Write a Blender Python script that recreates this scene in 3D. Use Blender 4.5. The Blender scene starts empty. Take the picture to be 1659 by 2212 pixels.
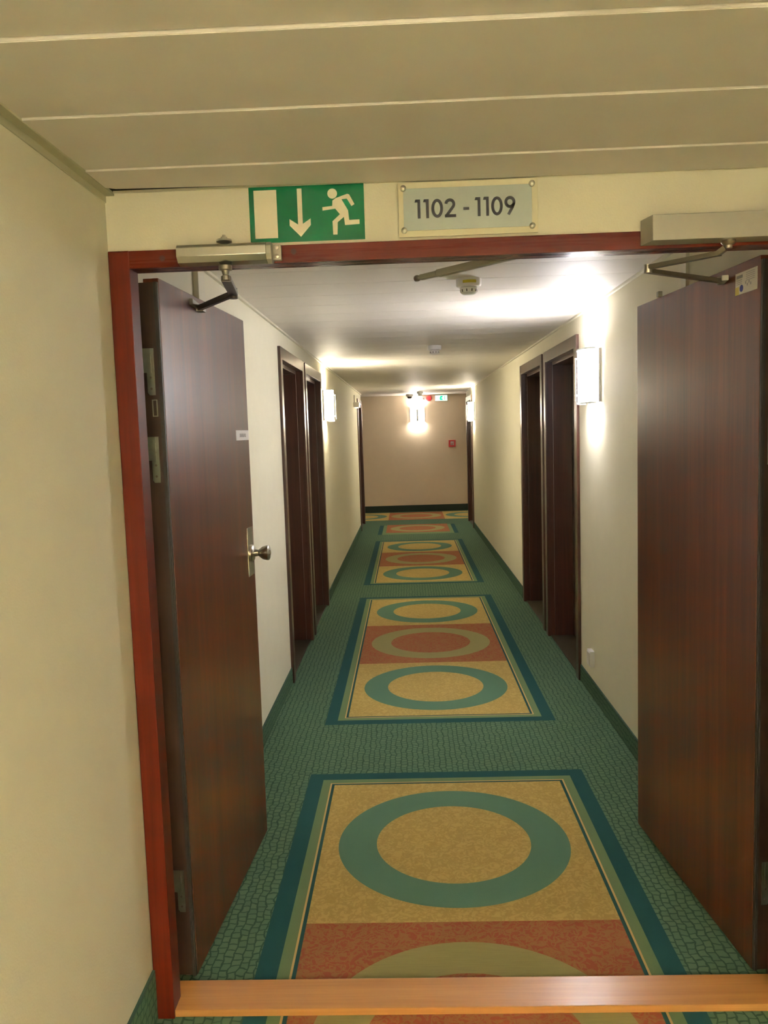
import bpy, bmesh, math, random
from mathutils import Vector, Matrix
random.seed(4)
PI = math.pi
C = bpy.context.scene.collection

# ------------------------------------------------------------------ camera
F_PX, PITCH, YAW, ROLL, CAM_H = 1760.94, -0.0976, 0.0306, -0.0318, 1.55
def make_camera():
    cy, sy, cp, sp = math.cos(YAW), math.sin(YAW), math.cos(PITCH), math.sin(PITCH)
    f = Vector((-sy*cp, cy*cp, sp)); r = Vector((cy, sy, 0)); u = r.cross(f)
    cr, sr = math.cos(ROLL), math.sin(ROLL)
    r2 = cr*r + sr*u; u2 = -sr*r + cr*u
    m = Matrix((r2, u2, -f)).transposed().to_4x4()
    m.translation = (0, 0, CAM_H)
    cd = bpy.data.cameras.new('camera'); cd.sensor_fit = 'HORIZONTAL'; cd.sensor_width = 36
    cd.lens = F_PX/1659*36; cd.clip_start = .02
    co = bpy.data.objects.new('camera', cd); co.matrix_world = m; C.objects.link(co)
    bpy.context.scene.camera = co
make_camera()

# ------------------------------------------------------------------ world, exposure, lamp tuning
w = bpy.data.worlds.new('world'); bpy.context.scene.world = w; w.use_nodes = True
w.node_tree.nodes['Background'].inputs[0].default_value = (.9, .8, .6, 1)
w.node_tree.nodes['Background'].inputs[1].default_value = .02
vs = bpy.context.scene.view_settings
vs.view_transform = 'Standard'; vs.look = 'None'; vs.gamma = 1; vs.exposure = 1.5
try: vs.use_curve_mapping = False
except Exception: pass
# sconce lamps: colour, bulb watts, shade emission strength
LAMP_NEAR  = ((1.0, .97, 1.02), 3.6, 53)
LAMP_FAR   = ((1.0, .88, .66), 3.0, 52)
LAMP_END   = ((1.0, .90, .78), .35, 58)
LAMP_LOBBY = ((1.0, .91, .78), 330, 50)

# ------------------------------------------------------------------ dimensions (metres)
XL, XR = -.765, 1.028          # corridor walls
LXL, LXR = -.72, 1.12          # lobby walls
Y0, Y1 = 2.037, 2.15           # wall that holds the double doors
YC, YE = 13.95, 15.75          # end of the corridor, end wall of the cross corridor
ZC, ZL = 2.2, 2.15             # ceilings
OX0, OX1, OZ = -.667, .937, 1.968  # door opening

# ------------------------------------------------------------------ mesh helpers
class MB:
    def __init__(s): s.bm = bmesh.new()
    def box(s, x0, x1, y0, y1, z0, z1, bev=0, seg=2):
        t = bmesh.new(); bmesh.ops.create_cube(t, size=1)
        for v in t.verts:
            v.co = Vector(((x0+x1)/2+v.co.x*(x1-x0), (y0+y1)/2+v.co.y*(y1-y0), (z0+z1)/2+v.co.z*(z1-z0)))
        if bev: bmesh.ops.bevel(t, geom=t.edges[:], offset=bev, segments=seg, affect='EDGES', profile=.7)
        s._add(t); return s
    def _add(s, t, M=None):
        if M is not None: bmesh.ops.transform(t, matrix=M, verts=t.verts)
        me = bpy.data.meshes.new('tmp'); t.to_mesh(me); t.free(); s.bm.from_mesh(me); bpy.data.meshes.remove(me)
    def prism(s, pts, a0, a1, axis='x', bev=0):
        """closed 2-D outline extruded along an axis; outline is (y,z), (x,z) or (x,y)"""
        def P(p, a): return {'x': (a, p[0], p[1]), 'y': (p[0], a, p[1]), 'z': (p[0], p[1], a)}[axis]
        t = bmesh.new()
        A = [t.verts.new(P(p, a0)) for p in pts]; B = [t.verts.new(P(p, a1)) for p in pts]
        t.faces.new(A); t.faces.new(B[::-1]); n = len(pts)
        for i in range(n): t.faces.new((A[i], B[i], B[(i+1) % n], A[(i+1) % n]))
        bmesh.ops.recalc_face_normals(t, faces=t.faces[:])
        if bev: bmesh.ops.bevel(t, geom=t.edges[:], offset=bev, segments=2, affect='EDGES', profile=.7)
        s._add(t); return s
    def lathe(s, prof, loc=(0,0,0), axis='z', n=32, M=None):
        """profile [(r,h)...] turned around an axis"""
        t = bmesh.new(); rings = []
        for r, h in prof:
            if r < 1e-6: rings.append([t.verts.new((0, 0, h))])
            else: rings.append([t.verts.new((r*math.cos(2*PI*i/n), r*math.sin(2*PI*i/n), h)) for i in range(n)])
        for a, b in zip(rings, rings[1:]):
            for i in range(n):
                j = (i+1) % n
                if len(a) == 1: t.faces.new((a[0], b[i], b[j]))
                elif len(b) == 1: t.faces.new((a[i], a[j], b[0]))
                else: t.faces.new((a[i], a[j], b[j], b[i]))
        for k in (0, -1):
            if len(rings[k]) > 1: t.faces.new(rings[k])
        bmesh.ops.recalc_face_normals(t, faces=t.faces[:])
        R = {'z': Matrix.Identity(4), 'x': Matrix.Rotation(PI/2, 4, 'Y'), '-x': Matrix.Rotation(-PI/2, 4, 'Y'),
             '-y': Matrix.Rotation(PI/2, 4, 'X'), 'y': Matrix.Rotation(-PI/2, 4, 'X'), '-z': Matrix.Rotation(PI, 4, 'X')}[axis]
        s._add(t, Matrix.Translation(loc) @ R if M is None else M); return s
    def bar(s, p, q, w, h, bev=.001, up=(0,0,1)):
        """a flat bar between two points, w across, h along up"""
        p, q = Vector(p), Vector(q); d = (q-p); L = d.length; d.normalize()
        sd = d.cross(Vector(up)).normalized(); uu = sd.cross(d)
        t = bmesh.new(); bmesh.ops.create_cube(t, size=1)
        for v in t.verts: v.co = Vector((v.co.x*L, v.co.y*w, v.co.z*h))
        if bev: bmesh.ops.bevel(t, geom=t.edges[:], offset=bev, segments=2, affect='EDGES')
        M = Matrix((d, sd, uu)).transposed().to_4x4(); M.translation = (p+q)/2
        s._add(t, M); return s
    def ribbon(s, pts, w, y0, y1, closed=False, W=None):
        """a stroke of width w along points in the x-z plane, y0..y1 thick"""
        n = len(pts); L = []; Rr = []
        for i in range(n):
            p = Vector(pts[i])
            a = Vector(pts[(i-1) % n]) if (closed or i > 0) else None
            b = Vector(pts[(i+1) % n]) if (closed or i < n-1) else None
            d1 = (p-a).normalized() if a is not None else None; d2 = (b-p).normalized() if b is not None else None
            if d1 is None: d1 = d2
            if d2 is None: d2 = d1
            t = (d1+d2).normalized(); nn = Vector((-t.y, t.x)); c = max(.5, nn.dot(Vector((-d1.y, d1.x))))
            L.append(p+nn*w/2/c); Rr.append(p-nn*w/2/c)
        t = bmesh.new()
        V = [[t.verts.new((q.x, y, q.y)) for q in arr] for y in (y0, y1) for arr in (L, Rr)]
        m = n if closed else n-1
        for i in range(m):
            j = (i+1) % n
            t.faces.new((V[0][i], V[0][j], V[1][j], V[1][i])); t.faces.new((V[2][i], V[3][i], V[3][j], V[2][j]))
            t.faces.new((V[0][i], V[2][i], V[2][j], V[0][j])); t.faces.new((V[1][i], V[1][j], V[3][j], V[3][i]))
        if not closed:
            for i in (0, n-1): t.faces.new((V[0][i], V[1][i], V[3][i], V[2][i]))
        bmesh.ops.recalc_face_normals(t, faces=t.faces[:]); s._add(t); return s
    def build(s, name, m, parent=None, smooth=False):
        me = bpy.data.meshes.new(name); s.bm.to_mesh(me); s.bm.free()
        me.materials.append(m)
        for p in me.polygons: p.use_smooth = smooth
        if smooth:
            try: me.set_sharp_from_angle(angle=math.radians(38))
            except Exception: pass
        o = bpy.data.objects.new(name, me); C.objects.link(o)
        if parent is not None:
            o.parent = parent; o.matrix_parent_inverse = Matrix.Translation(parent.location).inverted() if parent.get('_world') else Matrix.Identity(4)
        return o

def tag(o, label=None, cat=None, group=None, kind=None):
    if label: o['label'] = label
    if cat: o['category'] = cat
    if group: o['group'] = group
    if kind: o['kind'] = kind
    return o
def thing(name, label, cat, loc=(0,0,0), rz=0, group=None, kind=None):
    o = bpy.data.objects.new(name, None); C.objects.link(o); o.location = loc; o.rotation_euler = (0, 0, rz)
    o.empty_display_size = .05
    return tag(o, label, cat, group, kind)
def struct(name, mb, m, label=None, smooth=False): return tag(mb.build(name, m, smooth=smooth), label, None, None, 'structure')
def dup(o, parent=None):
    c = o.copy(); C.objects.link(c)
    if parent is not None: c.parent = parent
    for ch in list(o.children): dup(ch, c)
    return c

# ------------------------------------------------------------------ node helpers
class NT:
    def __init__(s, name):
        s.m = bpy.data.materials.new(name); s.m.use_nodes = True; s.t = s.m.node_tree; s.b = s.t.nodes['Principled BSDF']
    def n(s, typ, **kw):
        nd = s.t.nodes.new(typ)
        for k, v in kw.items(): setattr(nd, k, v)
        return nd
    def L(s, a, b): s.t.links.new(a, b)
    def inp(s, sock, v):
        if isinstance(v, (int, float)): sock.default_value = v
        elif isinstance(v, (tuple, list)): sock.default_value = tuple(v)+((1,) if len(sock.default_value) > len(v) else ())
        else: s.L(v, sock)
    def M(s, op, a, b=0.0, c=None):
        nd = s.n('ShaderNodeMath', operation=op); s.inp(nd.inputs[0], a)
        if op not in ('ABSOLUTE', 'SQRT', 'SINE', 'FLOOR', 'FRACT'): s.inp(nd.inputs[1], b)
        if c is not None: s.inp(nd.inputs[2], c)
        return nd.outputs[0]
    def mix(s, f, a, b, mode='MIX'):
        nd = s.n('ShaderNodeMix', data_type='RGBA', blend_type=mode); s.inp(nd.inputs[0], f); s.inp(nd.inputs[6], a); s.inp(nd.inputs[7], b)
        return nd.outputs[2]
    def co(s): return s.n('ShaderNodeTexCoord').outputs['Object']
    def mapping(s, vec, scale=(1,1,1), loc=(0,0,0), rot=(0,0,0)):
        nd = s.n('ShaderNodeMapping'); s.L(vec, nd.inputs[0]); nd.inputs['Scale'].default_value = scale
        nd.inputs['Location'].default_value = loc; nd.inputs['Rotation'].default_value = rot; return nd.outputs[0]
    def noise(s, vec, scale, detail=3, rough=.5, dist=0):
        nd = s.n('ShaderNodeTexNoise'); s.L(vec, nd.inputs['Vector']); nd.inputs['Scale'].default_value = scale
        nd.inputs['Detail'].default_value = detail; nd.inputs['Roughness'].default_value = rough; nd.inputs['Distortion'].default_value = dist
        return nd.outputs[0]
    def ramp(s, f, stops):
        nd = s.n('ShaderNodeValToRGB'); s.L(f, nd.inputs[0]); e = nd.color_ramp.elements
        while len(e) < len(stops): e.new(.5)
        for el, (p, c) in zip(e, stops): el.position = p; el.color = tuple(c)+(1,)
        return nd.outputs[0]
    def bump(s, h, strength=.3, dist=.002):
        nd = s.n('ShaderNodeBump'); nd.inputs['Strength'].default_value = strength; nd.inputs['Distance'].default_value = dist
        s.L(h, nd.inputs['Height']); s.L(nd.outputs[0], s.b.inputs['Normal'])
    def base(s, c): s.inp(s.b.inputs['Base Color'], c)
    def rough(s, r): s.inp(s.b.inputs['Roughness'], r)

def lin(r, g, b):
    f = lambda c: (c/255/12.92) if c/255 <= .04045 else ((c/255+.055)/1.055)**2.4
    return (f(r), f(g), f(b))

def m_plain(name, col, rough=.5, metal=0, var=.06, spec=.5, nscale=60, bump=0, coat=0):
    N = NT(name); c = N.co(); n = N.noise(c, nscale, 3)
    d = tuple(max(0, x*(1-var)) for x in col); e = tuple(min(1, x*(1+var)) for x in col)
    N.base(N.mix(n, d, e)); N.rough(rough); N.b.inputs['Metallic'].default_value = metal
    N.b.inputs['Specular IOR Level'].default_value = spec
    if coat: N.b.inputs['Coat Weight'].default_value = coat
    if bump: N.bump(n, bump, .001)
    return N.m
def m_plaster(name, col):
    N = NT(name); c = N.co(); n = N.noise(c, 9, 4, .6); n2 = N.noise(c, 190, 3, .6)
    N.base(N.mix(n, tuple(x*.96 for x in col), tuple(min(1, x*1.04) for x in col))); N.rough(.72)
    N.b.inputs['Specular IOR Level'].default_value = .3
    N.bump(n2, .35, .0015); return N.m
def m_wood(name, dark, mid, light, rough=.33, axis='z', scale=1.0, coat=.25, spec=.5):
    N = NT(name); c = N.co()
    sc = {'z': (38, 38, 1.1), 'x': (1.1, 38, 38), 'y': (38, 1.1, 38)}[axis]
    v = N.mapping(c, tuple(q*scale for q in sc)); a = N.noise(v, 1, 5, .66, .5)
    v2 = N.mapping(c, tuple(q*scale*.22 for q in sc)); b = N.noise(v2, 1, 3, .5, .8)
    v3 = N.mapping(c, tuple(q*scale*5 for q in sc)); d = N.noise(v3, 1, 2, .5)
    f = N.M('ADD', N.M('MULTIPLY', a, .5), N.M('ADD', N.M('MULTIPLY', b, .35), N.M('MULTIPLY', d, .15)))
    N.base(N.ramp(f, [(.32, dark), (.5, mid), (.68, light)])); N.rough(N.M('ADD', N.M('MULTIPLY', a, .12), rough-.06))
    N.b.inputs['Coat Weight'].default_value = coat; N.b.inputs['Coat Roughness'].default_value = .25
    N.b.inputs['Specular IOR Level'].default_value = spec
    N.bump(d, .06, .0006); return N.m
def m_emit(name, col, strength, base=(.9,.9,.9)):
    N = NT(name); N.base(base); N.b.inputs['Emission Color'].default_value = tuple(col)+(1,)
    N.b.inputs['Emission Strength'].default_value = strength; N.rough(.4)
    return N.m

def carpet_nodes(N, c):
    """plain green ground with a small woven block grid; returns colour, height"""
    nz = N.n('ShaderNodeTexNoise'); N.L(c, nz.inputs['Vector']); nz.inputs['Scale'].default_value = 16; nz.inputs['Detail'].default_value = 2
    dv = N.n('ShaderNodeVectorMath', operation='MULTIPLY_ADD'); N.L(nz.outputs['Color'], dv.inputs[0]); dv.inputs[1].default_value = (.034, .034, 0); N.L(c, dv.inputs[2])
    v = N.mapping(dv.outputs[0], (1,1,1), rot=(0, 0, PI/2))
    br = N.n('ShaderNodeTexBrick'); N.L(v, br.inputs['Vector'])
    br.offset = .5; br.inputs['Scale'].default_value = 1; br.inputs['Brick Width'].default_value = .029; br.inputs['Row Height'].default_value = .026
    br.inputs['Mortar Size'].default_value = .0034; br.inputs['Mortar Smooth'].default_value = .6
    br.inputs['Color1'].default_value = lin(93, 117, 92)+(1,); br.inputs['Color2'].default_value = lin(85, 110, 88)+(1,)
    br.inputs['Mortar'].default_value = lin(50, 78, 62)+(1,)
    pile = N.noise(c, 420, 2)
    col = N.mix(N.M('MULTIPLY', pile, .3), br.outputs['Color'], lin(70, 96, 78))
    return col, pile

def m_carpet_floor():
    N = NT('patterned_carpet'); c = N.co()
    sep = N.n('ShaderNodeSeparateXYZ'); N.L(c, sep.inputs[0]); X, Y = sep.outputs[0], sep.outputs[1]
    ground, pile = carpet_nodes(N, c)
    CX, HW = .1326, .6149
    u = N.M('SUBTRACT', X, CX); au = N.M('ABSOLUTE', u)
    P, L, S = 3.9886, 3.3585, .2313
    motif = N.noise(N.mapping(c, (1,1,1)), 34, 3, .55, 1.2)
    mo = N.ramp(motif, [(.40, (0,0,0)), (.47, (1,1,1)), (.53, (1,1,1)), (.60, (0,0,0))])
    beige = N.mix(N.M('MULTIPLY', mo, .55), lin(186, 162, 98), lin(156, 134, 74))
    red = N.mix(N.M('MULTIPLY', mo, .6), lin(150, 84, 60), lin(150, 118, 74))
    teal = N.mix(pile, lin(84, 118, 98), lin(94, 128, 106))
    olive = N.mix(N.noise(N.mapping(c, (12, 240, 1)), 1, 2), lin(134, 130, 86), lin(156, 148, 98))
    blue = N.mix(pile, lin(32, 72, 74), lin(38, 80, 80))
    green = N.mix(pile, lin(100, 122, 86), lin(112, 132, 94)); tan = lin(196, 166, 112); dark = lin(40, 78, 76)
    gt = lambda a, b: N.M('GREATER_THAN', a, b)
    lt = lambda a, b: N.M('LESS_THAN', a, b)
    AND = lambda a, b: N.M('MULTIPLY', a, b)
    def ring(dx, dy, ro=.434, ri=.290):
        d = N.M('SQRT', N.M('ADD', N.M('MULTIPLY', dx, dx), N.M('MULTIPLY', dy, dy)))
        return AND(lt(d, ro), gt(d, ri))
    def cells(v, lim1, lim2, c1, c2, c3):
        isred = AND(gt(v, lim1), lt(v, lim2))
        col = N.mix(isred, beige, red)
        for cc, rc in ((c1, teal), (c2, olive), (c3, teal)):
            col = N.mix(ring(u, N.M('SUBTRACT', v, cc)), col, rc)
        return col
    # three-cell panels repeating along the corridor
    v = N.M('MODULO', N.M('ADD', N.M('SUBTRACT', Y, S), P*3), P)
    t = N.M('MINIMUM', v, N.M('SUBTRACT', L, v)); sx = N.M('SUBTRACT', HW, au); d = N.M('MINIMUM', sx, t)
    col = ground
    main = lt(Y, 12.1)
    inner = cells(v, 1.142, 2.216, .634, 1.679, 2.725)
    def bands(col, d, mask, inner):
        for lim, cc in ((0, blue), (.064, green), (.100, tan), (.107, dark), (.119, inner)):
            col = N.mix(AND(mask, gt(d, lim)), col, cc)
        return col
    col = bands(col, d, main, inner)
    # short one-cell panel near the end
    m4 = AND(gt(Y, 12.28), lt(Y, 13.50)); m4i = AND(gt(Y, 12.48), lt(Y, 13.55))
    in4 = N.mix(ring(u, N.M('SUBTRACT', Y, 13.02)), red, olive)
    for lim, cc in ((0, blue), (.064, green)): col = N.mix(AND(m4, gt(sx, lim)), col, cc)
    col = N.mix(AND(m4, gt(sx, .119)), col, green)
    col = N.mix(AND(m4i, gt(sx, .119)), col, in4)
    # panel that runs sideways in the cross corridor
    m5 = AND(gt(Y, 14.29), lt(Y, 15.61)); XX = N.M('SUBTRACT', X, .135)
    q = N.M('MODULO', N.M('ADD', XX, 1.5+3.0*8), 3.0)      # centre red cell at q = 1.5
    redm = AND(gt(q, 1.0), lt(q, 2.0)); c5 = N.mix(redm, beige, red); y5 = N.M('SUBTRACT', Y, 14.95)
    c5 = N.mix(ring(N.M('SUBTRACT', q, 1.5), y5, .46, .30), c5, olive)
    for cc in (.5, 2.5): c5 = N.mix(ring(N.M('SUBTRACT', q, cc), y5, .46, .30), c5, teal)
    col = N.mix(m5, col, c5)
    N.base(col); N.rough(.95); N.b.inputs['Specular IOR Level'].default_value = .1
    N.bump(pile, .5, .002); return N.m
def m_carpet_plain():
    N = NT('green_skirting_carpet'); c = N.co(); sep = N.n('ShaderNodeSeparateXYZ'); N.L(c, sep.inputs[0])
    cmb = N.n('ShaderNodeCombineXYZ'); N.L(sep.outputs[2], cmb.inputs[0]); N.L(N.M('ADD', sep.outputs[1], sep.outputs[0]), cmb.inputs[1])
    col, pile = carpet_nodes(N, cmb.outputs[0]); N.base(N.mix(.25, col, lin(60, 92, 70))); N.rough(.95)
    N.b.inputs['Specular IOR Level'].default_value = .1; N.bump(pile, .5, .002); return N.m

M = dict(
    wall=m_plaster('cream_plaster', (.75, .71, .55)),
    wall_end=m_plaster('rose_beige_plaster', (.79, .67, .52)),
    ceil=m_plain('ceiling_panel_white', (.78, .73, .66), .55, var=.03, nscale=12, bump=.1),
    ceil_edge=m_plain('ceiling_gap_shade', (.035, .035, .03), .8),  # near black, paints the shade seen through the ceiling gap
    cove=m_plain('cove_strip_offwhite', (.70, .66, .52), .45, var=.03),
    floor=m_carpet_floor(), skirt=m_carpet_plain(),
    skirt_top=m_plain('skirting_binding_green', lin(44, 74, 60), .8),
    leaf=m_wood('door_leaf_veneer', lin(56, 21, 5), lin(90, 40, 13), lin(116, 58, 25), rough=.36, coat=.38, spec=.4),
    leaf_dark=m_wood('door_edge_dark', lin(36, 22, 16), lin(54, 34, 22), lin(70, 45, 28), rough=.5),
    room_wood=m_wood('room_door_mahogany', lin(44, 20, 14), lin(64, 30, 20), lin(86, 44, 30), rough=.32, coat=.5),
    frame=m_wood('frame_red_pine', lin(66, 18, 4), lin(84, 26, 7), lin(98, 34, 11), rough=.42, coat=0, spec=.2),
    frame_x=m_wood('frame_red_pine_cross', lin(62, 18, 8), lin(80, 26, 12), lin(96, 36, 18), rough=.28, axis='x', coat=.03, spec=.2),
    oak=m_wood('threshold_beech', lin(186, 128, 66), lin(206, 148, 82), lin(222, 168, 100), rough=.30, axis='x', scale=.8, coat=.4),
    knot=m_plain('wood_knot_brown', lin(60, 26, 14), .5),
    saddle=m_plain('saddle_dark', lin(58, 50, 34), .5),
    rubber=m_plain('seal_black', (.02, .018, .016), .55),
    steel=m_plain('brushed_steel', (.55, .53, .47), .32, 1, var=.1, nscale=90),
    zinc=m_plain('zinc_hinge', (.42, .46, .38), .42, 1, var=.2, nscale=50),
    silver=m_plain('silver_paint', (.60, .59, .52), .27, .9, var=.04),
    silver_l=m_plain('closer_grey', (.40, .38, .31), .45, .3, var=.03),
    arm=m_plain('arm_dull_metal', (.26, .235, .19), .4, .7, var=.1),
    arm_dark=m_plain('arm_dark_metal', (.10, .085, .07), .35, .7, var=.3),
    sign_green=m_plain('sign_green', lin(2, 100, 62), .22, var=.03, coat=.25),
    sign_white=m_plain('sign_cream', (.86, .80, .60), .3, var=.02),
    plate=m_plain('plate_acrylic', (.76, .71, .50), .15, var=.02, coat=.6),
    plate_in=m_plain('plate_silver_blue', (.42, .47, .43), .35, .2, var=.03),
    ink=m_plain('ink_black', (.012, .012, .02), .35),
    ink_grey=m_plain('ink_grey', (.28, .27, .27), .6),
    paper=m_plain('paper_white', (.82, .80, .80), .5, var=.02),
    paper_g=m_plain('sticker_paper', (.60, .57, .50), .5, var=.03),
    yellow=m_plain('yellow_label', lin(205, 190, 40), .5), blue=m_plain('sticker_blue', lin(52, 62, 150), .5),
    gold=m_plain('sticker_yellow', lin(200, 180, 90), .5),
    plastic=m_plain('white_plastic', (.78, .76, .74), .35, var=.02),
    lens=m_plain('dark_lens', (.05, .04, .04), .15),
    glow_rim=m_plain('glass_rim', (.80, .86, .84), .1, coat=.6),
    red=m_plain('alarm_red', lin(190, 30, 30), .35), red_glow=m_emit('beacon_red', (1, .06, .07), .35, (.5, .02, .02)),
    pinkp=m_plain('siren_pink_white', (.74, .50, .52), .4),
    exit_lit=m_emit('exit_panel_lit', (.55, 1, .78), .45), exit_green=m_emit('exit_pictogram', (.0, .75, .42), .4, (.0, .3, .15)),
    em_lit=m_emit('emergency_lens', (1, .92, .70), .8),
    shade_side=m_emit('shade_glass_side', (1, .97, .92), 1.3),
    shade_near=m_emit('shade_glass_near', LAMP_NEAR[0], LAMP_NEAR[2]), shade_far=m_emit('shade_glass_far', LAMP_FAR[0], LAMP_FAR[2]),
    shade_end=m_emit('shade_glass_end', LAMP_END[0], LAMP_END[2]), shade_lobby=m_emit('shade_glass_lobby', LAMP_LOBBY[0], LAMP_LOBBY[2]),
)

# ================================================================== structure
struct('floor', MB().box(-6, 7, -3, YE+.1, -.1, 0), M['floor'], 'green carpet with panels of beige and red cells and woven rings')

DY = {-1: [(4.97, 6.10), (6.18, 7.34), (12.82, 13.90)], 1: [(4.90, 6.06), (6.14, 7.30), (12.80, 13.90)]}
TW, HT0, HT1, RD = .075, 2.012, 2.088, .17
def side_wall(name, s, xw):
    a, b = (xw-.30, xw) if s < 0 else (xw, xw+.30)
    m = MB(); y = Y1
    for d0, d1 in DY[s]:
        m.box(a, b, y, d0+.03, 0, 2.6); m.box(a, b, d0+.03, d1-.03, 2.05, 2.6); y = d1-.03
    m.box(a, b, y, YC, 0, 2.6)
    struct(name, m, M['wall'], 'cream plastered side wall of the corridor')
side_wall('wall_left', -1, XL); side_wall('wall_right', 1, XR)
m = MB()                                   # wall holding the double doors
m.box(LXL-.3, OX0-.03, Y0, Y1, 0, 2.6).box(OX1+.03, LXR+.3, Y0, Y1, 0, 2.6).box(OX0-.03, OX1+.03, Y0, Y1, 2.0, 2.6)
struct('wall_front', m, M['wall'], 'cream wall above the double doorway carrying the signs')
struct('wall_lobby_left', MB().box(LXL-.3, LXL, -3, Y0, 0, 2.6), M['wall'], 'cream plastered wall on the left before the doorway')
struct('wall_lobby_right', MB().box(LXR, LXR+.3, -3, Y0, 0, 2.6), M['wall'])
struct('wall_back', MB().box(LXL-.3, LXR+.3, -3.2, -3, 0, 2.6), M['wall'])
struct('wall_end', MB().box(-6, 7, YE, YE+.2, 0, 2.6), M['wall_end'], 'rose beige wall closing the far end')
m = MB(); m.box(-6, XL-.3, YC-.3, YC, 0, 2.6).box(XR+.3, 7, YC-.3, YC, 0, 2.6)
struct('wall_cross', m, M['wall_end'])
struct('wall_cross_left', MB().box(-6.2, -6, YC-.3, YE, 0, 2.6), M['wall_end'])
struct('wall_cross_right', MB().box(7, 7.2, YC-.3, YE, 0, 2.6), M['wall_end'])

def planks(m, x0, x1, ys, z, tilt=.0, bev=.003, gap=.002, drops={}):
    for a, b in zip(ys, ys[1:]):
        tilt = drops.get(round(b, 3), tilt) if drops else tilt
        t = bmesh.new(); bmesh.ops.create_cube(t, size=1)
        for v in t.verts:
            yy = a+gap/2 if v.co.y < 0 else b-gap/2
            v.co = Vector((x0 if v.co.x < 0 else x1, yy, (z+(tilt if v.co.y > 0 else 0)) if v.co.z < 0 else z+.02))
        bmesh.ops.bevel(t, geom=t.edges[:], offset=bev, segments=3, affect='EDGES'); m._add(t)
m = MB(); ys = [1.262-.2955*k for k in range(14, 0, -1)]+[1.262, 1.555, 1.857]
planks(m, LXL+.012, LXR, ys, ZL-.004, tilt=.0055, bev=.0012, gap=.002, drops={1.262: .0060, 1.555: .0032, 1.857: .0036})
m.prism([(LXL+.020, 1.858), (LXR, 1.858), (LXR, 2.026), (.1, 2.026), (LXL+.045, 1.990), (LXL+.020, 1.975)], ZL-.004, ZL+.014, 'z', .0012)
struct('ceiling_lobby', m, M['ceil'], 'lapped cream ceiling boards before the doorway')
struct('ceiling_backing_shade', MB().box(LXL-.05, LXR+.05, -3, Y0+.01, 2.18, 2.3).box(LXL+.001, LXR, Y0-.004, Y0+.01, ZL+.004, 2.185), M['ceil_edge'])  # backing, plus a dark strip standing in for shade in the gap
m = MB(); n = 40; ys = [Y1+(YC-Y1)*k/n for k in range(n+1)]
planks(m, XL, XR, ys, ZC, bev=.0012, gap=.001)
struct('ceiling', m, M['ceil'], 'white plank ceiling of the corridor')
m = MB().box(XL-.3, XR+.3, Y1, YC, ZC+.021, 2.5)
struct('ceiling_slab', m, M['ceil_edge'])
struct('ceiling_cross', MB().box(-6, 7, YC, YE, 2.235, 2.5), M['ceil'], 'ceiling of the cross passage at the far end')

# cove strips along ceiling edges
m = MB().box(XL, XL+.014, Y1, YC, ZC-.012, ZC, .002); struct('trim_1', m, M['cove'], 'thin white ceiling strip on the left')
m = MB().box(XR-.014, XR, Y1, YC, ZC-.012, ZC, .002); struct('trim_2', m, M['cove'], 'thin white ceiling strip on the right')
m = MB().box(LXL, LXL+.024, -3, Y0, ZL-.006, ZL+.002, .001).box(LXL, LXL+.003, -3, Y0, ZL-.022, ZL+.002)
struct('trim_3', m, m_plain('cove_strip_olive', (.50, .48, .33), .5, var=.03), 'cream angle strip between ceiling boards and left wall')
struct('trim_4', MB().box(LXL+.024, LXR, Y0-.007, Y0, ZL-.001, ZL+.004), M['cove'], 'cream angle strip above the signs')
# vertical cover strips on the corridor walls behind the door leaves
struct('trim_5', MB().box(XL, XL+.02, 3.03, 3.13, .1, ZC-.012, .003), M['cove'], 'vertical cover strip on left wall')
struct('trim_6', MB().box(XR-.012, XR, 3.02, 3.075, .1, ZC-.012, .002), M['cove'], 'vertical cover strip on right wall')

# carpet skirtings
def skirting(name, segs, label=None):
    m = MB(); t = MB()
    for (x0, x1, y0, y1, h) in segs:
        m.box(x0, x1, y0, y1, 0, h-.006, .0015); t.box(x0, x1, y0, y1, h-.006, h, .001)
    o = struct(name, m, M['skirt'], label); t.build('binding_strip', M['skirt_top'], o)
for nm, s, xw in (('baseboard_left', -1, XL), ('baseboard_right', 1, XR)):
    a, b = (xw, xw+.008) if s < 0 else (xw-.008, xw)
    y = Y1; sg = []
    for d0, d1 in DY[s]: sg.append((a, b, y, d0, .1)); y = d1
    skirting(nm, sg, 'green carpet skirting along the corridor wall')
skirting('baseboard_lobby_left', [(LXL, LXL+.008, -3, Y0-.008, .14)], 'green carpet skirting left of the threshold')
m = MB().box(-6, 7, YE-.012, YE, 0, .125, .002); struct('baseboard_end', m, m_plain('dark_green_skirting', lin(22, 44, 32), .6), 'dark green skirting at the far end wall')

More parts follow.
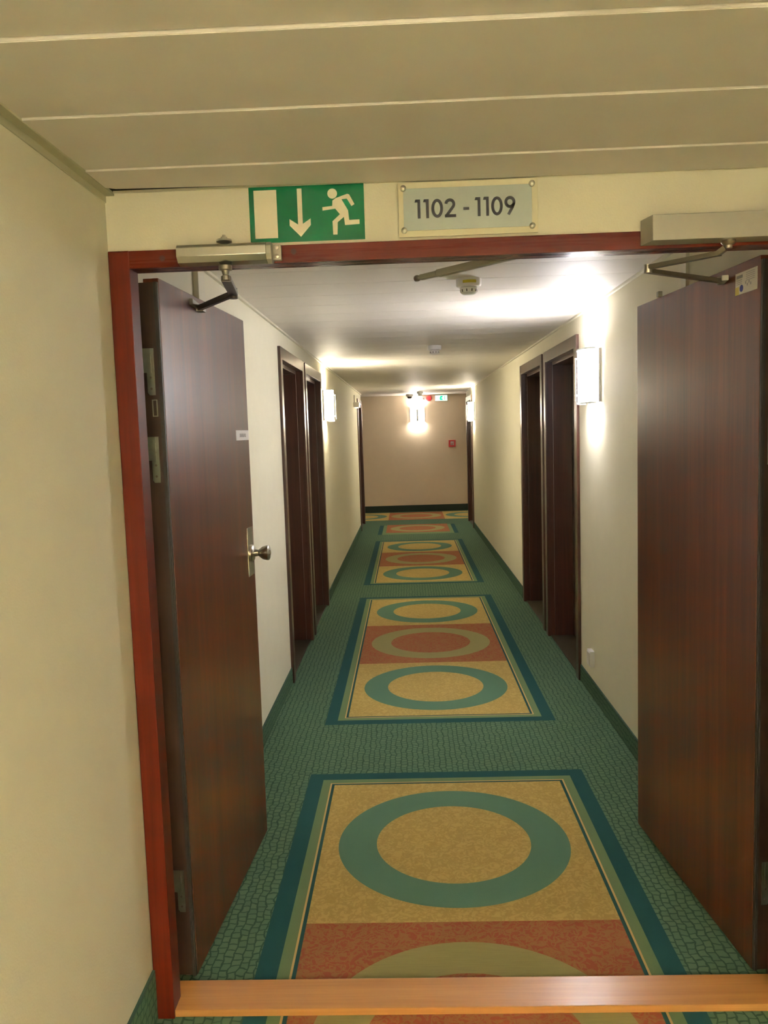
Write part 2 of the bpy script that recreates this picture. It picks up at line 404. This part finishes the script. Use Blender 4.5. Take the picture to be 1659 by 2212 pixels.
# door frame of the double doorway (front edge in red pine, with a rebate behind)
fr = thing('trim_7', 'red brown wooden frame around the open double doorway', None, (0, Y0, 0), kind='structure'); fr['_world'] = 1
m = MB().box(LXL+.002, OX0, Y0-.008, Y0+.055, 0, OZ+.043, .002).box(LXL+.002, OX0-.022, Y0+.055, Y1+.01, 0, OZ+.043)
m.build('left_jamb', M['frame'], fr)
m = MB().box(OX1, OX1+.05, Y0-.008, Y0+.055, 0, OZ+.043, .002).box(OX1+.022, OX1+.05, Y0+.055, Y1+.01, 0, OZ+.043)
m.build('right_jamb', M['frame'], fr)
m = MB().box(OX0, OX1, Y0-.0075, Y0+.055, OZ, OZ+.0425, .002).box(OX0-.022, OX1+.022, Y0+.055, Y1+.01, OZ+.022, OZ+.043)
m.build('head_rail', M['frame_x'], fr)
m = MB().box(OX0-.022, OX0-.006, Y0+.055, Y0+.068, 0, OZ+.02).box(OX1+.006, OX1+.022, Y0+.055, Y0+.068, 0, OZ+.02).box(OX0, OX1, Y0+.055, Y0+.068, OZ+.006, OZ+.022)
m.build('rebate_seal', M['rubber'], fr)
m = MB()
for x, z in ((-.585, 1.99), (-.262, 1.994)):
    m.lathe([(.007, 0), (.007, .0006), (0, .0008)], (x, Y0-.0075, z), '-y', 14)
m.build('knot', M['knot'], fr)
struct('trim_8', MB().box(OX0-.02, OX1+.022, Y0-.002, Y1+.006, 0, .02, .003), M['oak'], 'light wooden threshold board under the doorway')

# ================================================================== room doors along the corridor
def room_door(idx, s, y0, y1, label, knob=None, deep=RD):
    xw = XL if s < 0 else XR
    L0 = thing('door_%d' % idx, label, None, (xw, (y0+y1)/2, 0), kind='structure'); L0['_world'] = 1
    def bx(m, d0, d1, ya, yb, za, zb, bev=0):   # d = depth into the wall (negative: towards the corridor)
        a, b = sorted((xw+s*d0, xw+s*d1)); m.box(a, b, ya, yb, za, zb, bev); return m
    m = MB(); bx(m, -.018, 0, y0, y0+TW, 0, HT1, .003); bx(m, -.018, 0, y1-TW, y1, 0, HT1, .003); bx(m, -.0175, 0, y0+TW, y1-TW, HT0, HT1, .003)
    m.build('door_frame', M['room_wood'], L0)
    m = MB()
    for ya, yb in ((y0+.03, y0+TW-.004), (y1-TW+.004, y1-.03)): bx(m, 0, deep+.05, ya, yb, 0, HT0+.02)
    bx(m, 0, deep+.05, y0+TW-.004, y1-TW+.004, HT0+.004, HT0+.03)
    # stop a little further in
    bx(m, .035, deep, y0+TW-.004, y0+TW+.010, 0, HT0+.004, .002); bx(m, .035, deep, y1-TW-.010, y1-TW+.004, 0, HT0+.004, .002)
    bx(m, .035, deep, y0+TW+.010, y1-TW-.010, HT0-.022, HT0+.004, .002)
    m.build('door_lining', M['room_wood'], L0)
    m = MB(); bx(m, deep, deep+.045, y0+TW, y1-TW, .012, HT0, .002); m.build('door_leaf', M['room_wood'], L0)
    m = MB(); bx(m, .004, deep, y0+TW, y1-TW, 0, .008, .001); m.build('saddle', M['saddle'], L0)
    if knob:
        ky, kz = knob; ax = 'x' if s < 0 else '-x'
        m = MB(); bx(m, deep-.004, deep, ky-.045, ky+.045, kz-.13, kz+.1, .002); m.build('lock_plate', M['steel'], L0)
        m = MB().lathe([(.028, 0), (.028, .008), (.012, .012), (.012, .04), (.022, .046), (.028, .065), (.026, .078), (0, .08)], (xw+s*(deep-.004), ky, kz), ax, 20)
        m.build('door_knob', M['steel'], L0, True)
    return L0
room_door(3, -1, *DY[-1][0], 'dark mahogany room door on the left nearest the open leaf')
room_door(4, -1, *DY[-1][1], 'dark mahogany room door on the left beside the wall lamp', (6.86, 1.09))
room_door(5, -1, *DY[-1][2], 'dark room door on the left at the far corner')
room_door(6, 1, *DY[1][0], 'dark mahogany room door on the right next to the bright wall lamp')
room_door(7, 1, *DY[1][1], 'dark mahogany room door on the right with small knob', (6.80, 1.09))
room_door(8, 1, *DY[1][2], 'dark room door on the right at the far corner')

# ================================================================== open double door leaves
def hinge_leaf(parent, s, x, y, z):
    """plate hinge on the leaf edge; s=+1 when the leaf lies to the right of the knuckle"""
    m = MB()
    pts = [(x+s*.012, z-.062), (x+s*.030, z-.062), (x+s*.035, z-.055), (x+s*.035, z+.055), (x+s*.030, z+.062), (x+s*.012, z+.062)]
    m.prism(pts, y-.003, y+.002, 'y'); h = m.build('hinge', M['zinc'], parent)
    m = MB().lathe([(.0085, 0), (.0085, .064)], (x+s*.004, y-.004, z-.002), 'z', 18); m.box(*sorted((x+s*.004, x+s*.014)), y-.004, y, z-.002, z+.062)
    m.build('hinge_knuckle', M['zinc'], h, True)
    m = MB()
    for dz in (-.045, -.015, .02, .048): m.lathe([(.0035, 0), (.0035, .0012), (0, .0015)], (x+s*.025, y-.003, z+dz), '-y', 10)
    m.build('hinge_screws', M['arm'], h, True)
    return h
def leaf(idx, hx, hy, fx, fy, s, label):
    """hinge point and free point of the visible face; body lies on side s (x) of it"""
    d = Vector((fx-hx, fy-hy, 0)); Ln = d.length; d.normalize(); ang = math.atan2(d.y, d.x)
    root = thing('door_%d' % idx, label, None, (hx, hy, 0), ang, kind='structure')
    # local frame: +X along the leaf, local Y: away from face towards the wall = +1 for left leaf
    k = 1 if s < 0 else -1
    m = MB(); m.box(.002, Ln, *sorted((0, k*.042)), .012, 1.975, .002)
    m.box(.0, Ln-.012, *sorted((k*.042, k*.054)), .014, 1.965, .002); m.build('door_leaf', M['leaf'], root)
    m = MB(); m.box(-.004, .0025, *sorted((k*.013, k*.053)), .014, 1.964); m.build('leaf_edge', M['leaf_dark'], root)
    m = MB(); m.box(-.007, .003, *sorted((k*.001, k*.012)), .014, 1.964, .001).box(-.009, .002, *sorted((k*.004, k*.008)), .014, 1.964); m.build('edge_seal', M['rubber'], root)
    return root, Ln, ang, k
leafL, LnL, angL, kL = leaf(1, -.646, 2.19, -.590, 3.045, -1, 'left brown veneered door leaf standing open, with knob and small white label')
leafR, LnR, angR, kR = leaf(2, .928, 2.185, .852, 3.05, 1, 'right brown veneered door leaf standing open, with information sticker')
for z in (1.73, 1.495, .268):     # hinges in leaf-local space (edge at X=0)
    for lf, k in ((leafL, kL), (leafR, kR)):
        m = MB(); pts = [(k*.022, z-.062), (k*.038, z-.062), (k*.043, z-.055), (k*.043, z+.055), (k*.038, z+.062), (k*.022, z+.062)]
        m.prism(pts, -.0062, -.004, 'x'); h = m.build('hinge', M['zinc'], lf)
        m = MB().lathe([(.0085, 0), (.0085, .064)], (-.014, k*.062, z-.002), 'z', 18)
        m.box(-.0075, -.0045, *sorted((k*.03, k*.062)), z-.002, z+.062); m.build('hinge_knuckle', M['zinc'], h, True)
        m = MB()
        for dz in (-.045, -.015, .02, .048): m.lathe([(.0032, 0), (.0032, .001), (0, .0012)], (-.0062, k*.032, z+dz), '-x', 10)
        m.build('hinge_screws', M['arm'], h, True)
m = MB().ribbon([(kL*.020, 1.612), (kL*.032, 1.612), (kL*.032, 1.655), (kL*.020, 1.655)], .0025, -.0015, .0015, True)
o = m.build('lock_strike', M['zinc'], leafL); o.location = (-.0045, 0, 0); o.rotation_euler = (0, 0, PI/2)
m = MB().box(-.003, .004, *sorted((kL*.02, kL*.034)), .012, .07, .002)
m.build('bottom_bolt', M['zinc'], leafL)
# knob and plate near the free edge of the left leaf (face looks to local -Y)
X = LnL-.052
m = MB().box(X-.045, X+.032, -.003, 0, 1.035, 1.215, .0012); m.build('lock_plate', M['silver'], leafL)
m = MB().lathe([(.031, 0), (.031, .006), (.026, .011), (.014, .013), (.0125, .028), (.017, .034), (.0245, .044), (.0285, .060), (.0285, .066), (.024, .069), (.0, .070)], (X, -.003, 1.118), '-y', 28)
kb = m.build('door_knob', M['steel'], leafL, True)
m = MB().lathe([(.010, 0), (.010, .0015), (0, .002)], (X, -.0725, 1.118), '-y', 16).box(X-.001, X+.001, -.076, -.0735, 1.112, 1.124); m.build('keyhole_disc', M['arm'], kb)
# top flush bolt stub and closer fittings on the right leaf
m = MB().box(LnR-.24, LnR-.222, .004, .018, 1.972, 1.990, .002); m.build('top_bolt', M['silver_l'], leafR)

# small white label on the left leaf, sticker on the right leaf (things)
def on_leaf(root, Lx, Ly, z):   # leaf-local to world
    a = root.rotation_euler.z; return Vector((root.location.x+Lx*math.cos(a)-Ly*math.sin(a), root.location.y+Lx*math.sin(a)+Ly*math.cos(a), z))
lab = thing('door_label', 'small white printed label stuck on the left door leaf above the knob', 'label', on_leaf(leafL, LnL-.075, -.0002, 1.555), angL)
MB().box(-.100, .070, -.0012, 0, -.018, .018, .0004).build('label_paper', M['paper'], lab)
m = MB()
for i in range(7):
    x = -.052+i*.012; m.ribbon([(x, -.006), (x+.004, .006), (x+.008, -.005)] if i % 2 else [(x, .006), (x, -.006), (x+.007, -.005), (x+.007, .006)], .0022, -.0016, -.0012)
m.build('print', M['ink_grey'], lab)
st = thing('information_sticker', 'worn white sticker with blue oval and yellow corner on the right door leaf', 'sticker', on_leaf(leafR, .035, .0002, 1.925), angR)
MB().box(-.018, .098, 0, .0012, -.033, .025, .0004).build('sticker_paper', M['paper_g'], st)
MB().box(.078, .098, .0012, .0016, -.033, -.012).build('yellow_patch', M['gold'], st)
t = [(.064+.0095*math.cos(2*PI*i/20), -.018+.0095*math.sin(2*PI*i/20)) for i in range(20)]
MB().prism(t, .0012, .0016, 'y').build('blue_oval', M['blue'], st)
m = MB().box(.058, .090, .0012, .0016, .010, .018)
for i in range(3): m.box(.062, .090, .0012, .0015, .004-i*.005, .0055-i*.005)
for i in range(5): m.box(-.006, .040, .0012, .0015, .018-i*.005, .0195-i*.005)
for i in range(4): m.box(.012+i*.009, .017+i*.009, .0012, .0015, -.016+(i % 2)*.006, -.009+(i % 2)*.006)
m.build('print', M['ink_grey'], st)

# ================================================================== door closers
cl = thing('door_closer', 'faceted metal door closer with folding arm over the left leaf', 'door closer', (-.43, Y0, 1.96)); cl['_world'] = 1
yb = Y0-.0085
hexa = [(yb, 1.968), (yb-.020, 1.963), (yb-.040, 1.968), (yb-.052, 1.981), (yb-.052, 2.001), (yb-.044, 2.009), (yb-.018, 2.014), (yb, 2.012)]
MB().prism(hexa, -.536, -.322, 'x', .0012).build('body', M['silver'], cl)
m = MB().prism([(yb, 1.968), (yb-.022, 1.962), (yb-.040, 1.970), (yb-.046, 1.983), (yb-.046, 2.001), (yb-.038, 2.010), (yb, 2.010)], -.322, -.310, 'x', .001)
m.box(-.311, -.290, yb-.018, yb, 1.972, 2.008, .003)
m.build('end_bracket', M['silver_l'], cl)
for z in (1.980, 2.001):
    MB().lathe([(.0055, 0), (.0055, .003), (.003, .0045), (0, .0045)], (-.300, yb-.018, z), '-y', 16).build('screw', M['steel'], cl, True)
m = MB().lathe([(.019, 0), (.018, .005), (.008, .008), (.008, .011), (.004, .012), (.004, .016), (0, .016)], (-.424, yb-.03, 2.016), 'z', 20)
m.build('spindle_cap', M['silver_l'], cl, True)
m = MB().lathe([(.016, 0), (.016, .010), (.010, .012), (.0075, .022), (.010, .024), (.010, .034), (0, .036)], (-.424, yb-.03, 1.960), '-z', 20)
m.build('spindle', M['arm'], cl, True)
A0 = (-.424, yb-.03, 1.930); A1 = (-.462, 2.265, 1.940); A2 = (-.622, 2.515, 1.943)
MB().bar(A0, A1, .024, .013).lathe([(.011, -.014), (.011, .014)], A1, 'z', 16).build('main_arm', M['arm_dark'], cl)
m = MB().bar(A1, A2, .014, .016).build('forearm', M['arm_dark'], cl)
m = MB().lathe([(.008, -.010), (.008, .010)], A2, 'z', 14).bar((A2[0]-.004, A2[1]-.075, 1.952), (A2[0]-.002, A2[1]+.02, 1.946), .012, .018).box(-.626, -.604, 2.50, 2.535, 1.932, 1.942, .002)
m.build('arm_bracket', M['arm'], cl)

cr = thing('door_closer', 'large grey box door closer with scissor arm over the right leaf', 'door closer', (.78, Y0, 1.98)); cr['_world'] = 1
MB().prism([(.574, Y0-.0085), (.587, Y0-.066), (.925, Y0-.066), (.945, Y0-.0085)], 1.975, 2.034, 'z', .002).build('body', M['silver_l'], cr)
m = MB().lathe([(.012, 0), (.011, .004), (0, .005)], (.772, Y0-.04, 2.033), 'z', 18); m.build('top_cap', M['silver_l'], cr, True)
m = MB().lathe([(.016, 0), (.017, .006), (.014, .010), (.009, .013), (.009, .020), (0, .021)], (.772, Y0-.038, 1.976), '-z', 20); m.build('spindle', M['steel'], cr, True)
B0 = (.765, Y0-.038, 1.957); Bk = (.752, 2.010, 1.947); B1 = (.628, 2.150, 1.947); B2 = (.885, 2.350, 1.949)
m = MB().bar(B0, Bk, .016, .012).bar((Bk[0]+.004, Bk[1]-.004, Bk[2]), B1, .017, .011); m.build('main_arm', M['arm'], cr)
MB().lathe([(.0105, -.014), (.0105, .007)], B1, 'z', 16).build('elbow_joint', M['steel'], cr, True)
MB().bar((B1[0], B1[1], 1.938), (B2[0], B2[1], 1.940), .016, .011).build('forearm', M['arm'], cr)
m = MB().bar((.890, 2.325, 1.944), (.905, 2.40, 1.944), .014, .018, up=(1,0,0)).lathe([(.008, -.008), (.008, .008)], B2[:2]+(1.942,), 'z', 14)
m.build('arm_bracket', M['silver_l'], cr)

sb = thing('selector_arm', 'grey metal door selector bar with ball tip under the door head', 'door hardware', (.26, Y1, 1.98)); sb['_world'] = 1
S0 = Vector((.285, 2.125, 1.985)); S1 = Vector((.052, 2.342, 1.978)); dd = (S1-S0).normalized()
MB().bar(S0, S0+(S1-S0)*.80, .022, .018, .002).box(.255, .31, 2.10, 2.155, 1.984, 1.991, .001).build('bar', M['silver_l'], sb)
MB().bar(S0+(S1-S0)*.80, S1, .018, .014, .002).build('tip_sleeve', M['silver_l'], sb)
q = S1+dd*.006
m = MB().lathe([(.004, -.008), (.004, .002), (.0085, .003), (.0095, .008), (.0085, .013), (0, .016)], (0,0,0), 'z', 18, Matrix.Translation(q) @ dd.to_track_quat('Z', 'Y').to_matrix().to_4x4())
m.build('ball_tip', M['steel'], sb, True)

# ================================================================== signs over the doorway
sg = thing('exit_sign', 'green emergency exit sign with door, down arrow and running figure', 'sign', (-.226, Y0, 2.085)); sg['_world'] = 1
ys_ = Y0-.001
MB().box(-.3675, -.0845, ys_-.003, ys_, 2.0165, 2.1525, .0008).build('sign_edge', M['sign_white'], sg)
MB().box(-.366, -.0865, ys_-.0036, ys_-.001, 2.0175, 2.1505).build('sign_panel', M['sign_green'], sg)
a0, a1 = ys_-.0044, ys_-.0036
MB().box(-.354, -.2985, a0, a1, 2.028, 2.1415).build('door_symbol', M['sign_white'], sg)
m = MB().prism([(-.2485, 2.1425), (-.237, 2.1425), (-.237, 2.059), (-.2175, 2.0715), (-.2175, 2.056), (-.2425, 2.029), (-.269, 2.056), (-.269, 2.0715), (-.2485, 2.058)], a0, a1, 'y')
m.build('down_arrow', M['sign_white'], sg)
m = MB().prism([(-.163+.0118*math.cos(2*PI*i/24), 2.1275+.0118*math.sin(2*PI*i/24)) for i in range(24)], a0, a1, 'y')
m.prism([(-.163, 2.111), (-.155, 2.1165), (-.127, 2.1255), (-.122, 2.124), (-.110, 2.101), (-.1175, 2.0965), (-.128, 2.1145), (-.141, 2.1135),
         (-.126, 2.087), (-.124, 2.064), (-.099, 2.0645), (-.099, 2.054), (-.1345, 2.0525), (-.1365, 2.072), (-.152, 2.060), (-.1535, 2.031), (-.164, 2.031), (-.1645, 2.0625), (-.146, 2.0785),
         (-.157, 2.092), (-.188, 2.0885), (-.188, 2.0965), (-.164, 2.0985)], a0, a1, 'y')
m.build('running_figure', M['sign_white'], sg)

np_ = thing('room_number_sign', 'acrylic sign reading 1102 - 1109 with four round fixing studs', 'sign', (.163, Y0, 2.08)); np_['_world'] = 1
MB().box(-.004, .330, Y0-.012, Y0-.007, 2.0165, 2.1435, .001).build('acrylic_plate', M['plate'], np_)
MB().box(.008, .3155, Y0-.0145, Y0-.012, 2.031, 2.129, .0006).build('silver_panel', M['plate_in'], np_)
for x in (.0085, .3155):
    for z in (2.031, 2.129):
        MB().lathe([(.007, 0), (.007, .006), (.005, .008), (0, .009)], (x, Y0-.0145, z), '-y', 18).lathe([(.004, 0), (.004, .007)], (x, Y0-.007, z), 'y', 10).build('fixing_stud', M['steel'], np_, True)
zb, zt = 2.0585, 2.1025; H = zt-zb; t0, t1 = Y0-.0154, Y0-.0145; SW = .0068
def dg_one(m, x): m.prism([(x+.006, zb), (x+.0125, zb), (x+.0125, zt), (x+.001, zt), (x-.001, zt-.0065), (x+.006, zt-.0065)], t0, t1, 'y')
def ell(cx, cz, rx, rz, a0, a1, n=26): return [(cx+rx*math.cos(math.radians(a0+(a1-a0)*i/n)), cz+rz*math.sin(math.radians(a0+(a1-a0)*i/n))) for i in range(n+1)]
def dg_zero(m, x): m.ribbon(ell(x+.0135, (zb+zt)/2, .0105, H/2-SW/2, 0, 360)[:-1], SW, t0, t1, True)
def dg_two(m, x):
    m.ribbon(ell(x+.0125, zt-.0135, .0095, .0100, 172, -38, 20)+[(x+.004, zb+.004)], SW, t0, t1); m.box(x, x+.027, t0, t1, zb, zb+SW)
def dg_nine(m, x):
    m.ribbon(ell(x+.0125, zt-.0140, .0098, .0105, 0, 360)[:-1], SW, t0, t1, True); m.ribbon([(x+.0222, zt-.0165), (x+.0185, zt-.026), (x+.0085, zb+.001)], SW, t0, t1)
m = MB(); dg_one(m, .036); dg_one(m, .0565); dg_zero(m, .0755); dg_two(m, .107)
m.box(.1515, .1655, t0, t1, 2.0745, 2.0805); dg_one(m, .180); dg_one(m, .200); dg_zero(m, .2185); dg_nine(m, .2505)
m.build('lettering', M['ink'], np_)

# ================================================================== wall lamps
def bulb(parent, spec, name='lamp_light'):
    ld = bpy.data.lights.new(name, 'POINT'); ld.energy = spec[1]; ld.color = spec[0]; ld.shadow_soft_size = .022
    o = bpy.data.objects.new(name, ld); C.objects.link(o); o.parent = parent; o.location = (0, -.058, .112)
    l2 = ld.copy(); l2.energy = spec[1]*.12; o2 = bpy.data.objects.new(name, l2); C.objects.link(o2); o2.parent = parent; o2.location = (0, -.045, -.05)
    return o
def make_sconce(name, label, group, spec, shade):
    """built facing local -Y, wall at y=0"""
    r = thing(name, label, 'wall lamp', group=group)
    MB().box(-.142, .142, -.012, 0, -.140, .140, .003).build('backplate', M['plastic'], r)
    def arc(R, D, n=22): return [(R*math.sin(t), -.020-D*math.cos(t)) for t in [(-1+2*i/n)*PI/2*.98 for i in range(n+1)]]
    o = arc(.121, .068); i_ = arc(.117, .064); n0 = 6
    MB().prism(o[n0:-n0]+i_[n0:-n0][::-1], -.142, .142, 'z').build('glass_shade', M[shade], r, True)
    MB().prism(o[:n0+1]+i_[:n0+1][::-1], -.142, .142, 'z').build('shade_side', M['shade_side'], r, True)
    MB().prism(o[-n0-1:]+i_[-n0-1:][::-1], -.142, .142, 'z').build('shade_side', M['shade_side'], r, True)
    o2 = arc(.126, .073); i2 = arc(.122, .069)
    for z0, z1 in ((-.148, -.139), (.139, .148)): MB().prism(o2+i2[::-1], z0, z1, 'z').build('shade_rim', M['glow_rim'], r, True)
    s = MB().box(-.017, .017, -.108, -.104, -.130, .098, .001).build('front_strip', M['arm'], r)
    for z in (-.10, .095): MB().lathe([(.004, 0), (.004, .018), (.006, .018), (.006, .021), (0, .022)], (0, -.087, z), '-y', 10).build('strip_pin', M['steel'], s, True)
    bulb(r, spec); return r
SC = 'wall lamps along the corridor'
s1 = make_sconce('wall_lamp', 'bright curved glass wall lamp on the right wall next to the near room door', SC, LAMP_NEAR, 'shade_near')
s1.location = (XR, 4.50, 1.815); s1.rotation_euler = (0, 0, -PI/2)
def more(loc, rz, label, spec, shade, group=SC):
    r = dup(s1); r.location = loc; r.rotation_euler = (0, 0, rz); r['label'] = label
    if group: r['group'] = group
    for ch in r.children:
        if ch.type == 'LIGHT':
            lo = ch.location.z < 0; ch.data = ch.data.copy(); ch.data.energy = spec[1]*(.12 if lo else 1); ch.data.color = spec[0]
        elif ch.name.startswith('glass_shade'):
            ch.data = ch.data.copy(); ch.data.materials[0] = M[shade]
    return r
more((XL, 7.72, 1.815), PI/2, 'glowing curved glass wall lamp on the left wall', LAMP_FAR, 'shade_far')
more((XR, 12.48, 1.82), -PI/2, 'small glowing wall lamp on the far right wall beside the last door', LAMP_FAR, 'shade_far')
more((.216, YE, 1.865), 0, 'glowing wall lamp with metal strip in the middle of the end wall', LAMP_END, 'shade_end')
more((LXR, -1.6, 1.78), -PI/2, 'wall lamp on the right lobby wall behind the viewer', LAMP_LOBBY, 'shade_lobby', 'wall lamps in the lobby')

more((LXL, -1.9, 1.78), PI/2, 'unseen wall lamp added on the left lobby wall to spread the light', LAMP_LOBBY, 'shade_lobby', 'wall lamps in the lobby')  # second lobby lamp, out of view, added to spread light before the doorway

# ================================================================== ceiling detectors
def make_detector(label):
    r = thing('smoke_detector', label, 'smoke detector', group='smoke detectors on the ceiling')
    MB().lathe([(.054, 0), (.054, .028), (.050, .034), (.034, .036)], (0,0,0), '-z', 36).build('base', M['plastic'], r, True)
    MB().lathe([(.034, .034), (.038, .040), (.034, .060), (.024, .067), (0, .069)], (0,0,0), '-z', 30).build('sensor_head', M['plastic'], r, True)
    m = MB()
    for k in range(10):
        a = 2*PI*k/10; p = Vector((.0362*math.cos(a), .0362*math.sin(a), -.046)); q = Vector((.0345*math.cos(a), .0345*math.sin(a), -.057))
        m.bar(p, q, .004, .003, 0, up=(math.cos(a), math.sin(a), 0))
    m.build('vents', M['lens'], r); return r
d1 = make_detector('white smoke detector with yellow label on the ceiling just past the doorway'); d1.location = (.288, 3.63, ZC)
m = MB(); m.prism([(.0548*math.sin(t), -.0548*math.cos(t)) for t in [(-.55+1.1*i/10) for i in range(11)]]+[(.0535*math.sin(t), -.0535*math.cos(t)) for t in [(.55-1.1*i/10) for i in range(11)]], -.024, -.012, 'z')
ysk = m.build('yellow_label', M['yellow'])
d2 = dup(d1); d2.location = (.232, 6.38, ZC); d2['label'] = 'plain white smoke detector on the ceiling between the paired room doors'
d3 = dup(d1); d3.location = (.245, 13.75, ZC); d3['label'] = 'far white smoke detector on the ceiling near the end wall'
d4 = dup(d1); d4.location = (.38, 1.04, ZL); d4['label'] = 'smoke detector on the ceiling boards before the doorway'; del d4['group']  # out of view, added to cast a shadow along the lobby boards
ysk.parent = d1
cam_d = thing('dome_camera', 'small white dome with dark lens on the ceiling beyond the corridor end', 'camera', (.075, 15.3, 2.235))
MB().lathe([(.07, 0), (.068, .03), (.055, .045)], (0,0,0), '-z', 28).build('housing', M['plastic'], cam_d, True)
MB().lathe([(.045, .04), (.043, .06), (.03, .078), (0, .085)], (0,0,0), '-z', 28).build('dome', M['lens'], cam_d, True)

# ================================================================== end wall and far fittings
ex = thing('exit_light', 'small lit green and white exit light high on the end wall', 'exit light', (.68, YE, 2.165)); ex['_world'] = 1
MB().box(.56, .80, YE-.05, YE, 2.105, 2.222, .004).build('housing', M['plastic'], ex)
MB().box(.568, .792, YE-.052, YE-.049, 2.112, 2.215).build('lit_panel', M['exit_lit'], ex)
m = MB().prism([(.655, 2.125), (.705, 2.125), (.705, 2.145), (.675, 2.163), (.705, 2.181), (.705, 2.203), (.665, 2.203), (.648, 2.163)], YE-.055, YE-.052, 'y')
m.build('arrow_symbol', M['exit_green'], ex)
MB().box(.74, .75, YE-.055, YE-.052, 2.13, 2.2).build('door_symbol', M['exit_green'], ex)
be = thing('alarm_beacon', 'round red alarm beacon high on the end wall', 'alarm', (.445, YE, 2.165))
MB().lathe([(.052, 0), (.052, .02), (.046, .024)], (0,0,0), '-y', 28).build('base', M['red'], be, True)
MB().lathe([(.046, .022), (.042, .05), (.02, .065), (0, .067)], (0,0,0), '-y', 28).build('lens', M['red_glow'], be, True)
si = thing('alarm_sounder', 'pale round alarm sounder beside the red beacon', 'alarm', (.345, YE, 2.165))
MB().lathe([(.042, 0), (.042, .03), (.036, .036), (.02, .036), (.018, .03), (0, .03)], (0,0,0), '-y', 28).build('housing', M['pinkp'], si, True)
MB().lathe([(.014, .03), (.012, .034), (0, .035)], (0,0,0), '-y', 20).build('grille', M['ink_grey'], si, True)
ca = thing('fire_call_point', 'red square fire call point on the right of the end wall', 'fire alarm', (.868, YE, 1.293)); ca['_world'] = 1
MB().box(.802, .934, YE-.045, YE, 1.227, 1.359, .006).build('housing', M['red'], ca)
MB().box(.835, .90, YE-.048, YE-.044, 1.262, 1.332, .001).build('glass_panel', M['paper'], ca)
m = MB().box(.843, .892, YE-.0495, YE-.048, 1.302, 1.31).box(.843, .892, YE-.0495, YE-.048, 1.284, 1.292).lathe([(.008, 0), (.008, .002)], (.867, YE-.048, 1.273), '-y', 12); m.build('print', M['red'], ca)

el = thing('emergency_light', 'small white emergency luminaire on a bracket at the far left wall', 'emergency light', (XL, 12.2, 1.98)); el['_world'] = 1
MB().box(XL, XL+.085, 11.95, 12.35, 1.925, 1.995, .006).build('housing', M['plastic'], el)
MB().box(XL+.015, XL+.06, 12.0, 12.3, 1.918, 1.926, .002).build('lens', M['em_lit'], el)
MB().box(XL, XL+.012, 12.13, 12.17, 1.995, 2.11, .002).build('conduit', M['arm'], el)

so = thing('wall_socket_box', 'small cream surface box low on the right wall below the bright lamp', 'socket', (XR, 4.6, .235)); so['_world'] = 1
MB().box(XR-.026, XR, 4.545, 4.625, .185, .275, .004).build('housing', M['plastic'], so)
MB().box(XR-.030, XR-.025, 4.553, 4.617, .193, .267, .002).build('cover', M['plastic'], so)

for o in bpy.data.objects:
    if '_world' in o: del o['_world']
